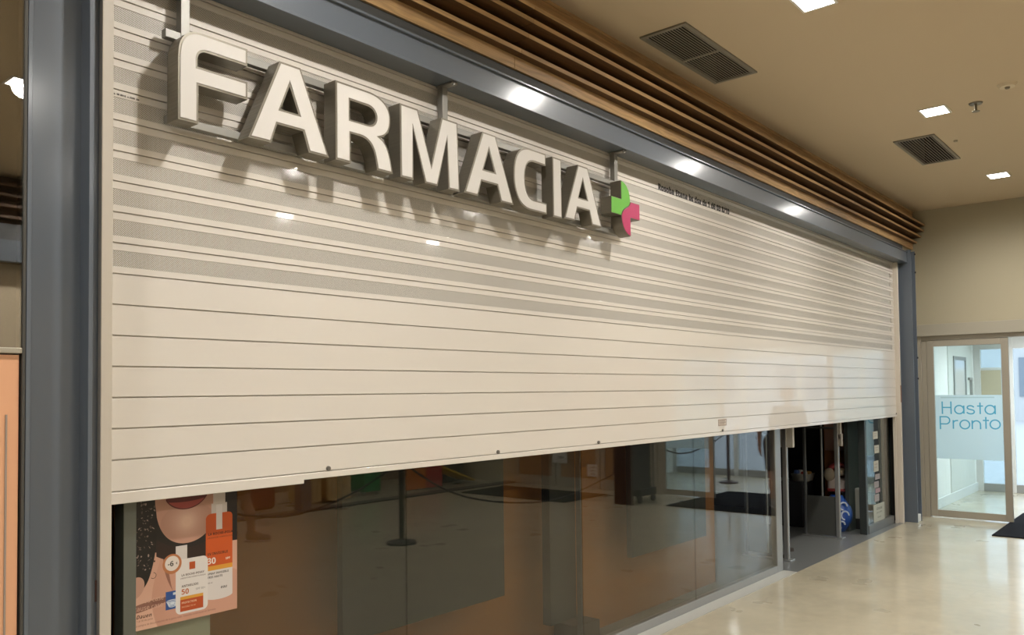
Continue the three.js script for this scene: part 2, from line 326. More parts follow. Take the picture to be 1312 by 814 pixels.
{
  const s = tag(base('sprinkler', 7.15, CEIL, 1.51), 'small metal fire sprinkler hanging from the ceiling', 'sprinkler');
  const m = M(C(0.25, 0.22, 0.17), 0.4, 0.7);
  mesh('escutcheon', cyl(0.045, 0.05, 0.01, 0, -0.010, 0), m, s);
  mesh('body', [cyl(0.010, 0.012, 0.05, 0, -0.060, 0, 12), tube([[-0.012, -0.02, 0], [-0.022, -0.04, 0], [-0.004, -0.064, 0]], 0.0035, 12, 6), tube([[0.012, -0.02, 0], [0.022, -0.04, 0], [0.004, -0.064, 0]], 0.0035, 12, 6)], m, s);
  mesh('deflector', cyl(0.028, 0.028, 0.004, 0, -0.068, 0, 12), m, s);
  const d = tag(base('smoke_detector', 6.86, CEIL, 1.77), 'flat cream smoke detector on the ceiling near the right edge', 'smoke detector');
  mesh('housing', cyl(0.05, 0.065, 0.022, 0, -0.022, 0, 32), M(C(0.62, 0.53, 0.38), 0.6), d);
  mesh('sensor', cyl(0.014, 0.018, 0.012, 0, -0.034, 0, 20), M(C(0.2, 0.17, 0.12), 0.6), d);
  tag(mesh('ceiling_plug', cyl(0.016, 0.018, 0.012, 8.12, CEIL - 0.012, 1.165, 16), M(C(0.30, 0.26, 0.19), 0.6)), 'tiny round plug in the ceiling beside the air grille', 'ceiling plug');
}

// ───────── shop front glazing of the pharmacy ─────────
{
  const w = structure(base('window_1'));
  const zg = -0.076;
  for (const [a, b] of [[1.345, 2.635], [2.639, 4.056], [4.060, 5.474], [5.478, 6.945]]) mesh('pane', bx(a, b, 0.062, 1.62, zg - 0.014, zg - 0.004), shopGlass, w);
  mesh('mullion', bx(1.30, 1.345, 0, 1.62, -0.12, -0.05, 0.003), M(C(0.13, 0.14, 0.12), 0.4, 0.3), w);
  mesh('mullion', bx(1.225, 1.262, 0, 1.62, -0.12, -0.06, 0.003), M(C(0.03, 0.035, 0.03), 0.4, 0.3), w);
  mesh('mullion', bx(6.945, 7.066, 0, 1.62, -0.125, -0.074, 0.006), alu, w);
  mesh('bottom_rail', bx(1.345, 6.945, 0.004, 0.062, -0.125, -0.074, 0.003), alu, w);
  mesh('post', bx(4.052, 4.064, 0.062, 1.62, -0.125, -0.092), darkGrey, w);
  mesh('sill', bx(1.3, 7.066, 0.0, 0.004, -0.074, 0.046), M(C(0.40, 0.40, 0.37), 0.4, 0.2), w);
  mesh('head', bx(1.22, 10.36, 1.62, 3.08, -0.09, -0.045), M(C(0.12, 0.12, 0.105), 0.7), w);
}
// interior of the pharmacy: dark, lit only through the glass
structure(mesh('wall_shop', [bx(1.2, 10.6, 0, 3.1, -6.1, -6.0), bx(1.05, 1.2, 0, 3.1, -6, -0.03), bx(10.5, 10.6, 0, 3.1, -6, -0.03)], darkShop));
structure(mesh('ceiling_shop', bx(1.05, 10.6, 3.1, 3.2, -6.1, -0.03), darkShop));
tag(mesh('shop_partition', [bx(1.40, 6.32, 0.001, 1.9, -0.38, -0.35)], M(C(0.26, 0.105, 0.018), 0.8)), 'plain brown partition board behind the shop window', 'partition');
{
  const dg = M(C(0.009, 0.012, 0.010), 0.7);
  tag(mesh('display_board', bx(2.30, 3.395, 0.492, 1.5, -0.17, -0.13, 0.003), dg), 'dark grey green display panel inside the window, left of the post', 'display panel');
  tag(mesh('display_board', bx(4.685, 5.745, 0.485, 1.5, -0.17, -0.13, 0.003), dg), 'dark grey green display panel inside the window nearer the entrance', 'display panel');
  tag(mesh('display_board', bx(3.80, 4.055, 0.235, 1.6, -0.19, -0.13, 0.003), dg), 'narrow dark upright panel behind the window joint', 'display panel');
  tag(mesh('floor_box', bx(4.07, 4.30, 0.004, 0.17, -0.32, -0.13, 0.004), M(C(0.03, 0.02, 0.012), 0.7)), 'small dark box on the floor behind the window joint', 'box');
  tag(mesh('display_board', bx(1.36, 1.66, 0.0, 0.775, -0.14, -0.115, 0.003), M(C(0.52, 0.55, 0.47), 0.8)), 'pale grey board under the sunscreen poster', 'display panel');
}

// ───────── sunscreen poster on the glass ─────────
{
  const map = canvasMap(840, 920, (g, w, h) => {
    const lg = g.createLinearGradient(0, 0, 0, h); lg.addColorStop(0, '#c69079'); lg.addColorStop(1, '#efbfa6'); g.fillStyle = lg; g.fillRect(0, 0, w, h);
    g.fillStyle = '#1a1212'; g.fillRect(0, 0, w, 440); g.translate(0, 85); g.scale(1, 0.9076);
    // chin and lower face
    g.fillStyle = '#cf9c86'; g.beginPath(); g.moveTo(190, 0); g.bezierCurveTo(190, 180, 240, 330, 400, 355); g.bezierCurveTo(560, 370, 700, 250, 690, 0); g.fill();
    let gr = g.createRadialGradient(430, 200, 30, 430, 180, 300); gr.addColorStop(0, 'rgba(240,200,178,.9)'); gr.addColorStop(1, 'rgba(150,95,80,.0)'); g.fillStyle = gr; g.beginPath(); g.ellipse(440, 200, 210, 140, 0, 0, 7); g.fill();
    // neck and collar bones
    g.fillStyle = '#d8a28a'; g.beginPath(); g.moveTo(210, 920); g.bezierCurveTo(120, 700, 200, 560, 235, 420); g.lineTo(420, 560); g.lineTo(560, 500); g.lineTo(840, 620); g.lineTo(840, 920); g.fill();
    g.fillStyle = 'rgba(110,60,45,.55)'; g.beginPath(); g.moveTo(250, 420); g.bezierCurveTo(310, 560, 300, 640, 330, 700); g.bezierCurveTo(300, 640, 250, 560, 250, 420); g.fill();
    g.fillStyle = '#2a1512'; g.beginPath(); g.moveTo(200, 300); g.bezierCurveTo(330, 400, 520, 420, 640, 330); g.lineTo(660, 520); g.bezierCurveTo(480, 480, 330, 500, 200, 420); g.fill();
    g.fillStyle = 'rgba(95,50,38,.6)'; g.beginPath(); g.ellipse(120, 760, 190, 28, -0.15, 0, 7); g.fill();
    // lips
    g.fillStyle = '#6b2224'; g.beginPath(); g.moveTo(270, 30); g.bezierCurveTo(330, 130, 510, 140, 590, 20); g.lineTo(590, 0); g.lineTo(270, 0); g.fill();
    g.fillStyle = '#b8524c'; g.beginPath(); g.moveTo(290, 45); g.bezierCurveTo(360, 120, 500, 118, 570, 35); g.bezierCurveTo(480, 55, 380, 55, 290, 45); g.fill();
    // hair
    g.fillStyle = '#100b0b'; g.beginPath(); g.moveTo(0, 0); g.lineTo(180, 0); g.bezierCurveTo(230, 200, 200, 420, 150, 560); g.bezierCurveTo(120, 640, 60, 680, 0, 690); g.fill();
    let sd = 3; const r = () => (sd = (sd * 16807) % 2147483647) / 2147483647;
    for (let i = 0; i < 120; i++) { const x = r() * 190, y = 20 + r() * 480; g.fillStyle = ['#7c6c66', '#a8938b', '#584743', '#2c1d1b'][i % 4]; g.beginPath(); g.ellipse(x, y, 3 + r() * 9, 2 + r() * 5, r() * 3, 0, 7); g.fill(); }
    g.strokeStyle = '#0e0909'; g.lineWidth = 3; for (let i = 0; i < 50; i++) { g.beginPath(); g.arc(r() * 180, r() * 600, 10 + r() * 26, r() * 6, r() * 6 + 2); g.stroke(); }
    g.fillStyle = '#cfa08a'; g.beginPath(); g.ellipse(50, 620, 60, 80, 0.5, 0, 7); g.fill();
    g.fillStyle = '#e3b6a0'; g.font = '44px sans-serif'; g.fillText('Cased case', 40, 735); g.fillText('cause case', 40, 783);
    g.fillStyle = '#4a2a20'; g.font = 'bold italic 36px sans-serif'; g.fillText('Dauen', 55, 838);
    // blue leaflet
    g.fillStyle = '#2b549b'; g.fillRect(270, 688, 118, 130); g.fillStyle = '#d5deea'; g.fillRect(325, 700, 55, 18); g.strokeStyle = '#dfe7f2'; g.lineWidth = 5;
    for (let i = 0; i < 5; i++) { g.beginPath(); g.ellipse(320, 760 + i * 8, 42 - i * 4, 10, 0, 0, 7); g.stroke(); }
    // tall spray bottle
    g.fillStyle = '#e4d9d2'; g.fillRect(640, 15, 100, 80); g.fillStyle = '#d9cec6'; g.fillRect(625, 90, 130, 90);
    g.fillStyle = '#d2591c'; g.beginPath(); g.moveTo(580, 200); g.quadraticCurveTo(590, 165, 630, 165); g.lineTo(760, 165); g.quadraticCurveTo(800, 165, 800, 200); g.lineTo(800, 580); g.lineTo(580, 580); g.fill();
    g.fillStyle = '#e9dfd9'; g.fillRect(665, 100, 50, 190);
    g.fillStyle = '#e8a33a'; g.fillRect(580, 560, 220, 34); g.fillStyle = '#e6ded9'; g.fillRect(580, 594, 220, 200); g.beginPath(); g.ellipse(690, 792, 110, 26, 0, 0, 7); g.fill();
    g.fillStyle = '#3b1c0e'; g.font = 'bold 27px sans-serif'; g.fillText('LA ROCHE-POSAY', 598, 330); g.font = '15px sans-serif'; g.fillText('LABORATOIRE DERMATOLOGIQUE', 590, 354);
    g.font = 'bold 27px sans-serif'; g.fillText('UV INVISIBLE', 590, 478); g.fillStyle = '#f6ece2'; g.font = 'bold 66px sans-serif'; g.fillText('30', 590, 545); g.font = 'bold 24px sans-serif'; g.fillText('SPF', 742, 528);
    g.fillStyle = '#3a3230'; g.font = 'bold 22px sans-serif'; g.fillText('SPRAY INVISIBLE', 592, 625); g.fillText('TRES HAUTE', 592, 652); g.font = 'bold italic 30px sans-serif'; g.fillText('eau', 700, 740); g.font = '14px sans-serif'; g.fillText('200 ml', 592, 690);
    // low flat bottle
    g.fillStyle = '#dfd6d0'; g.fillRect(345, 370, 88, 130); g.fillStyle = '#ece5df'; g.beginPath(); g.roundRect(345, 470, 252, 400, 40); g.fill();
    g.fillStyle = '#c4561e'; g.fillRect(450, 500, 46, 54); g.fillStyle = '#55453d'; g.font = 'bold 22px sans-serif'; g.fillText('LA ROCHE-POSAY', 388, 596); g.font = '13px sans-serif'; g.fillText('LABORATOIRE DERMATOLOGIQUE', 380, 616);
    g.fillStyle = '#4a3a33'; g.font = 'bold 24px sans-serif'; g.fillText('ANTHELIOS', 390, 678); g.fillStyle = '#c05a20'; g.font = 'bold 54px sans-serif'; g.fillText('50', 388, 730); g.fillStyle = '#7d7a76'; g.font = '22px sans-serif'; g.fillText('SPF 50+', 500, 716);
    g.fillStyle = '#e8a93e'; g.fillRect(380, 745, 180, 22); g.fillStyle = '#c34f1a'; g.fillRect(380, 767, 180, 86); g.fillStyle = '#f0cdb4'; g.font = 'bold 19px sans-serif'; g.fillText('PROTECTION', 390, 797); g.font = '15px sans-serif'; g.fillText('INVISIBLE 50 ml', 390, 826);
    // round price badge
    g.fillStyle = '#c27a4c'; g.beginPath(); g.arc(318, 492, 72, 0, 7); g.fill(); g.fillStyle = '#efe4da'; g.beginPath(); g.arc(318, 488, 54, 0, 7); g.fill();
    g.fillStyle = '#22190f'; g.font = 'bold 52px sans-serif'; g.fillText('-6', 284, 508); g.font = 'bold 22px sans-serif'; g.fillText('€', 346, 500);
    g.fillStyle = '#8a5f50'; g.font = '17px sans-serif'; g.fillText('Del 1 al 30 de junio', 30, 860); g.fillText('Por la compra de dos productos de la gama solar. Consulta condiciones en farmacia.', 20, 892);
  });
  const t = tag(base('window_poster', 1.535, 1.028, -0.070), 'sunscreen poster with a woman\'s lips and two orange and white bottles', 'poster');
  const bm = M(C(0.72, 0.72, 0.72), 0.35, 0, { map, clearcoat: 0.25, clearcoatRoughness: 0.1 });
  mesh('sheet', new THREE.PlaneGeometry(0.42, 0.505).translate(0, 0, 0.0015), bm, t);
  mesh('backing', bx(-0.21, 0.21, -0.2525, 0.2525, -0.0015, 0.001), M(C(0.5, 0.5, 0.48), 0.8), t);
}

// ───────── entrance of the pharmacy ─────────
function gate(x, z0, z1, label, panel, cover) {
  const t = tag(base('security_gate', x, 0, 0), label, 'security gate', undefined);
  mesh('post', bx(-0.022, 0.022, 0.012, 1.5, z1 - 0.045, z1, 0.008), alu, t);
  mesh('post', bx(-0.018, 0.018, 0.012, 1.5, z0, z0 + 0.03, 0.008), darkGrey, t);
  mesh('base_plate', bx(-0.05, 0.06, 0, 0.012, z0 - 0.02, z1 + 0.03, 0.003), alu, t);
  mesh('panel', bx(-0.010, 0.010, 0.02, panel, z0 + 0.03, z1 - 0.045), M(C(0.055, 0.058, 0.054), 0.5), t);
  mesh('rod', bx(-0.010, 0.010, panel, 1.5, (z0 + z1) / 2, (z0 + z1) / 2 + 0.016, 0.004), alu, t);
  mesh('crossbar', bx(-0.010, 0.010, 1.16, 1.18, z0, z1), darkGrey, t);
  mesh('tag_cover', bx(-0.012, 0.030, 1.05, 1.42, cover[0], cover[1], 0.006), M(C(0.55, 0.53, 0.48), 0.6), t);
  if (panel > 0.1) mesh('tag_cover', bx(-0.012, 0.03, 0.98, 1.11, z1 - 0.02, z1 + 0.035, 0.004), M(C(0.42, 0.38, 0.33), 0.6), t);
}
gate(7.50, -0.62, -0.19, 'grey anti-theft gate with a white cover next to the window edge', 0.05, [-0.30, -0.13]);
gate(8.93, -0.585, -0.20, 'grey anti-theft gate with a dark lower panel inside the entrance', 0.435, [-0.25, -0.175]);
tag(mesh('door_stop', cyl(0.035, 0.03, 0.03, 7.95, 0, -0.36, 20), M(C(0.04, 0.03, 0.025), 0.6)), 'small dark door stop on the grey entrance floor', 'door stop');
{
  // fixed side light with notices
  const w = structure(base('window_2'));
  mesh('pane', bx(9.36, 10.30, 0.09, 1.62, -0.082, -0.066), glass(C(0.7, 0.76, 0.74), 1.75), w);
  mesh('stile', bx(9.30, 9.36, 0, 1.62, -0.12, -0.046, 0.004), M(C(0.05, 0.06, 0.06), 0.4, 0.4), w);
  mesh('stile', bx(10.05, 10.13, 0, 1.62, -0.12, -0.082, 0.004), M(C(0.20, 0.20, 0.19), 0.5, 0.3), w);
  mesh('bottom_rail', bx(9.36, 10.30, 0, 0.09, -0.11, -0.04, 0.003), M(C(0.18, 0.185, 0.18), 0.4, 0.5), w);
  structure(mesh('wall_display', bx(9.40, 10.30, 0, 2.4, -0.30, -0.26), M(C(0.03, 0.036, 0.034), 0.7)));
  const ord = ['topmost', 'second from the top', 'third from the top', 'fourth from the top', 'fifth from the top', 'sixth from the top', 'lowest'];
  [[1.06, 0.085, 0], [0.90, 0.09, 0], [0.71, 0.12, 0], [0.59, 0.06, 1], [0.505, 0.07, 1], [0.435, 0.05, 2], [0.355, 0.08, 1]].forEach(([y, h, c], i) => {
    const n = tag(base('notice', 9.735 + (i % 2) * 0.04, y, -0.064), `small paper note on the entrance side glass, ${ord[i]} in the column`, 'note', 'paper notes on the side glass');
    mesh('sheet', bx(-0.085, 0.085, -h / 2, h / 2, -0.001, 0.0005), [paper, M(C(0.27, 0.25, 0.25), 0.8), M(C(0.27, 0.18, 0.21), 0.8)][c], n);
    mesh('print', [bx(-0.06, 0.05, h * 0.15, h * 0.24, 0.0005, 0.001), bx(-0.06, 0.03, -h * 0.14, -h * 0.06, 0.0005, 0.001)], M(C(0.25, 0.22, 0.2), 0.8), n);
  });
  const sm = canvasMap(256, 160, (g, ww, h) => { g.fillStyle = '#cfd2c4'; g.fillRect(0, 0, ww, h); g.fillStyle = '#58645c'; g.font = 'italic bold 34px serif'; g.fillText('Gracias', 66, 52); g.font = '22px serif'; g.fillText('por su visita', 66, 84); g.fillText('Horario', 88, 126); });
  const n = tag(base('door_sign', 9.80, 0.185, -0.063), 'pale printed sign low on the entrance side glass', 'sign');
  mesh('sheet', new THREE.BoxGeometry(0.40, 0.20, 0.002), M(C(0.6, 0.6, 0.6), 0.7, 0, { map: sm }), n);
  tag(mesh('white_board', bx(10.15, 10.27, 0.12, 0.46, -0.25, -0.2), M(C(0.45, 0.43, 0.36), 0.7)), 'pale panel behind the far end of the side glass', 'panel');
}
{
  // goods just inside the entrance
  const st = tag(base('poster_stand', 9.86, 0, -0.62, 0.12), 'orange brown cardboard poster stand inside the entrance', 'display stand');
  mesh('board', bx(-0.02, 0.02, 0.0, 1.5, -0.06, 0.36, 0.003), M(C(0.30, 0.105, 0.02), 0.7), st);
  mesh('header_card', bx(-0.024, -0.020, 0.86, 1.35, -0.05, 0.35), M(C(0.46, 0.27, 0.2), 0.7), st);
  mesh('print', bx(-0.0255, -0.024, 0.985, 0.992, 0.06, 0.26), M(C(0.1, 0.06, 0.05), 0.7), st);
  const bag = tag(base('gift_bag', 9.40, 0, -0.40), 'rounded blue bag with pale swirls on the entrance floor', 'bag');
  const prof = []; for (let i = 0; i <= 16; i++) { const a = i / 16; prof.push(new THREE.Vector2(0.012 + 0.155 * Math.pow(Math.sin(Math.PI * (0.13 + a * 0.80)), 0.8), a * 0.40)); }
  mesh('body', new THREE.LatheGeometry(prof, 28), M(C(0.02, 0.075, 0.33), 0.3, 0, { clearcoat: 0.5 }), bag);
  for (const [a, y, r] of [[2.35, 0.29, 0.042], [2.25, 0.19, 0.045], [2.5, 0.09, 0.035]]) mesh('swirl', new THREE.TorusGeometry(r, 0.010, 8, 20, 4.6).rotateY(Math.PI / 2 - a).translate(Math.cos(a) * 0.158, y, Math.sin(a) * 0.158), M(C(0.45, 0.5, 0.6), 0.5), bag);
  const bx1 = tag(base('white_package', 9.66, 0, -0.30, 0.1), 'white angular package leaning behind the blue bag', 'package');
  mesh('carton', bx(-0.06, 0.06, 0.12, 0.46, -0.11, 0.11, 0.01), M(C(0.42, 0.40, 0.37), 0.7), bx1);
  mesh('support', bx(-0.05, 0.05, 0, 0.12, -0.09, 0.09), black, bx1);
  mesh('flap', bx(-0.062, 0.05, 0.30, 0.34, -0.12, 0.03, 0.004), black, bx1);
  const toy = tag(base('gift_pack', 9.50, 0.42, -0.40, 0.3), 'red and white wrapped gift pack above the blue bag', 'gift pack');
  mesh('pack', bx(-0.06, 0.06, 0, 0.16, -0.12, 0.12, 0.03), M(C(0.44, 0.38, 0.36), 0.5), toy);
  mesh('ribbon', [bx(-0.066, 0.066, 0.01, 0.045, -0.125, 0.125, 0.01), new THREE.TorusGeometry(0.11, 0.028, 10, 24, 3.6).rotateY(Math.PI / 2).translate(-0.02, 0.20, 0)], M(C(0.25, 0.03, 0.03), 0.5), toy);
  for (const g of [new THREE.SphereGeometry(0.062, 16, 12).scale(0.7, 1.2, 1).translate(-0.05, 0.20, -0.10), new THREE.SphereGeometry(0.045, 16, 12).translate(-0.05, 0.235, 0.03)]) mesh('wrap', g, M(C(0.26, 0.22, 0.16), 0.6), toy);
  const shelf = tag(base('goods_stand', 9.55, 0, -1.05), 'dark stand behind the gate carrying a pale basket', 'display stand');
  mesh('stand', bx(-0.18, 0.18, 0, 0.52, -0.2, 0.28, 0.006), black, shelf);
  const bk = tag(base('basket', 9.55, 0.52, -0.83), 'pale shallow basket of small colourful goods', 'basket');
  mesh('tray', new THREE.CylinderGeometry(0.15, 0.12, 0.085, 4, 1, true).rotateY(Math.PI / 4).translate(0, 0.043, 0), M(C(0.30, 0.29, 0.25), 0.7), bk);
  mesh('bottom', bx(-0.085, 0.085, 0, 0.006, -0.085, 0.085), M(C(0.30, 0.29, 0.25), 0.7), bk);
  [[-0.05, 0.03, 0], [0.02, -0.04, 1], [0.05, 0.05, 2], [-0.03, -0.06, 3], [0.0, 0.02, 4]].forEach(([x, z, c], i) => tag(mesh('sweet_pack', new RoundedBoxGeometry(0.06, 0.07, 0.055, 2, 0.015).rotateY(i).translate(9.55 + x, 0.52 + 0.075 + (i % 2) * 0.012, -0.83 + z), M([C(0.35, 0.06, 0.05), C(0.4, 0.38, 0.35), C(0.3, 0.16, 0.03), C(0.05, 0.1, 0.25), C(0.5, 0.46, 0.36)][c], 0.5)), `small ${['red', 'white', 'orange', 'blue', 'pale'][i]} pack in the pale basket`, 'pack', 'packs in the pale basket'));
}

// ───────── entrance doors of the hall on the right wall ─────────
const filmMap = canvasMap(720, 780, (g, w, h) => {
  g.fillStyle = '#cfe3ec'; g.fillRect(0, 0, w, h);
  g.fillStyle = '#b3ccd3'; g.fillRect(60, 22, 580, 16);
  g.strokeStyle = '#4fa6c6'; g.lineWidth = 15; g.lineCap = 'butt'; g.lineJoin = 'miter';
  const st = (f) => { g.beginPath(); f(); g.stroke(); };
  const a = (x, y, r) => { st(() => g.arc(x, y, r, 0, 7)); st(() => { g.moveTo(x + r, y - r); g.lineTo(x + r, y + r); }); };
  const t = (x, y0, y1) => { st(() => { g.moveTo(x, y0); g.lineTo(x, y1); }); st(() => { g.moveTo(x - 32, y0 + 42); g.lineTo(x + 32, y0 + 42); }); };
  // Hasta
  st(() => { g.moveTo(75, 78); g.lineTo(75, 232); }); st(() => { g.moveTo(172, 78); g.lineTo(172, 232); }); st(() => { g.moveTo(75, 152); g.lineTo(172, 152); });
  a(262, 178, 50);
  st(() => { g.moveTo(420, 150); g.bezierCurveTo(405, 122, 350, 124, 350, 152); g.bezierCurveTo(350, 186, 424, 168, 424, 202); g.bezierCurveTo(424, 236, 360, 236, 344, 208); });
  t(487, 92, 230); a(592, 178, 52);
  // Pronto
  st(() => { g.moveTo(48, 420); g.lineTo(48, 266); g.lineTo(108, 266); g.bezierCurveTo(168, 266, 168, 354, 108, 354); g.lineTo(48, 354); });
  st(() => { g.moveTo(192, 306); g.lineTo(192, 412); }); st(() => { g.moveTo(192, 350); g.bezierCurveTo(194, 318, 216, 308, 246, 312); });
  st(() => g.arc(318, 358, 52, 0, 7));
  st(() => { g.moveTo(398, 306); g.lineTo(398, 412); }); st(() => { g.moveTo(398, 360); g.bezierCurveTo(398, 296, 486, 296, 486, 360); g.lineTo(486, 412); });
  t(544, 264, 406); st(() => g.arc(640, 352, 52, 0, 7));
});
const filmMat = M(C(1, 1, 1), 0.9, 0, { map: filmMap, transmission: 0.5, thickness: 0 });
function doorLeaf(name, z0, z1, label) {
  const d = structure(base(name)); d.userData.label = label;
  const x0 = 11.06, x1 = 11.10, f = 0.076;
  mesh('stile', bx(x0, x1, 0.012, 2.17, z0, z0 + f, 0.004), creamFrame, d);
  mesh('stile', bx(x0, x1, 0.012, 2.17, z1 - f, z1, 0.004), creamFrame, d);
  mesh('top_rail', bx(x0 + 0.0005, x1, 2.094, 2.17, z0 + f, z1 - f, 0.003), creamFrame, d);
  mesh('bottom_rail', bx(x0 + 0.0005, x1, 0.012, 0.095, z0 + f, z1 - f, 0.003), creamFrame, d);
  mesh('pane', bx(11.078, 11.084, 0.095, 2.094, z0 + f, z1 - f), clearGlass, d);
  const fm = mesh('frosted_film', new THREE.PlaneGeometry(z1 - z0 - 2 * f - 0.01, 0.775).rotateY(-Math.PI / 2).translate(11.0765, 1.108, (z0 + z1) / 2), filmMat, d);
  fm.userData.label = 'pale blue film lettered Hasta Pronto';
}
doorLeaf('door_1', 0.175, 1.052, 'sliding glass door with a pale blue film reading Hasta Pronto');
doorLeaf('door_2', 2.55, 3.427, 'sliding glass door on the far side of the open entrance, seen in the shop glass');
{
  const t = structure(base('trim_1'));
  mesh('header', bx(11.01, 11.10, 2.222, 2.367, 0.02, 3.6, 0.004), M(C(0.36, 0.335, 0.27), 0.5, 0, { clearcoat: 0.2, clearcoatRoughness: 0.25 }), t);
  mesh('track', bx(11.05, 11.16, 2.172, 2.222, 0.02, 3.6, 0.003), creamFrame, t);
  mesh('jamb', bx(11.045, 11.16, 0, 2.222, 0.02, 0.115, 0.004), creamFrame, t);
  mesh('jamb', bx(11.065, 11.16, 0, 2.172, 0.115, 0.172, 0.004), creamFrame, t);
  mesh('jamb', bx(11.045, 11.16, 0, 2.222, 3.49, 3.6, 0.004), creamFrame, t);
  mesh('jamb', bx(11.065, 11.16, 0, 2.172, 3.43, 3.49, 0.004), creamFrame, t);
}
const matGeo = (w, d) => new RoundedBoxGeometry(w, 0.012, d, 2, 0.005);
tag(mesh('floor_mat', metres(matGeo(1.95, 1.75).translate(10.99, 0.007, 1.885)), matBlack), 'black entrance mat in the open doorway', 'mat');
tag(mesh('floor_mat', metres(matGeo(1.1, 2.05).translate(10.0, 0.007, 5.1)), matBlack), 'dark mat in front of the poster doors, seen in the shop glass', 'mat');

// second set of doors along the same wall, covered with posters (seen reflected in the shop glass)
{
  const d = structure(base('door_3'));
  for (let i = 0; i < 3; i++) {
    const z0 = 3.66 + i * 0.9, z1 = z0 + 0.88;
    mesh('stile', bx(11.06, 11.12, 0, 2.15, z0, z0 + 0.08, 0.004), creamFrame, d); mesh('stile', bx(11.06, 11.12, 0, 2.15, z1 - 0.08, z1, 0.004), creamFrame, d);
    mesh('rail', bx(11.062, 11.12, 0, 0.16, z0 + 0.08, z1 - 0.08, 0.004), creamFrame, d); mesh('rail', bx(11.062, 11.12, 2.05, 2.15, z0 + 0.08, z1 - 0.08, 0.004), creamFrame, d);
    mesh('board', bx(11.085, 11.1, 0.16, 2.05, z0 + 0.08, z1 - 0.08), M(C(0.30, 0.17, 0.08), 0.7), d);
  }
  mesh('head', bx(11.06, 11.14, 2.15, 2.2, 3.6, 6.35), creamFrame, d);
  mesh('infill', bx(11.14, 11.2, 0, 2.2, 3.6, 6.35), wallMat, d);
  const pm = canvasMap(128, 192, (g, w, h) => { g.fillStyle = '#d8d4cc'; g.fillRect(0, 0, w, h); g.fillStyle = '#22232c'; g.font = 'bold 34px sans-serif'; g.fillText('LUN', 14, 60); g.font = 'bold 24px sans-serif'; g.fillText('20:00', 30, 106); g.fillText('SOFT', 26, 160); });
  const spots = [[0.62, 5.36, 0.30, 0.46, 'tall white notice with dark lettering on the poster doors'], [0.30, 4.70, 0.20, 0.20, 'lower small white notice on the poster doors, beside the stile'], [0.31, 4.20, 0.17, 0.20, 'small white notice near the entrance side of the poster doors'], [0.31, 3.98, 0.14, 0.20, 'small white notice closest to the display trolley'], [0.9, 4.15, 0.24, 0.2, 'white leaflet higher on the poster doors']];
  for (const [y, z, w, h, l] of spots) tag(mesh('wall_notice', new THREE.BoxGeometry(w, h, 0.003).rotateY(-Math.PI / 2).translate(11.057, y, z), M(C(0.85, 0.85, 0.85), 0.7, 0, { map: pm })), l, 'notice');
}

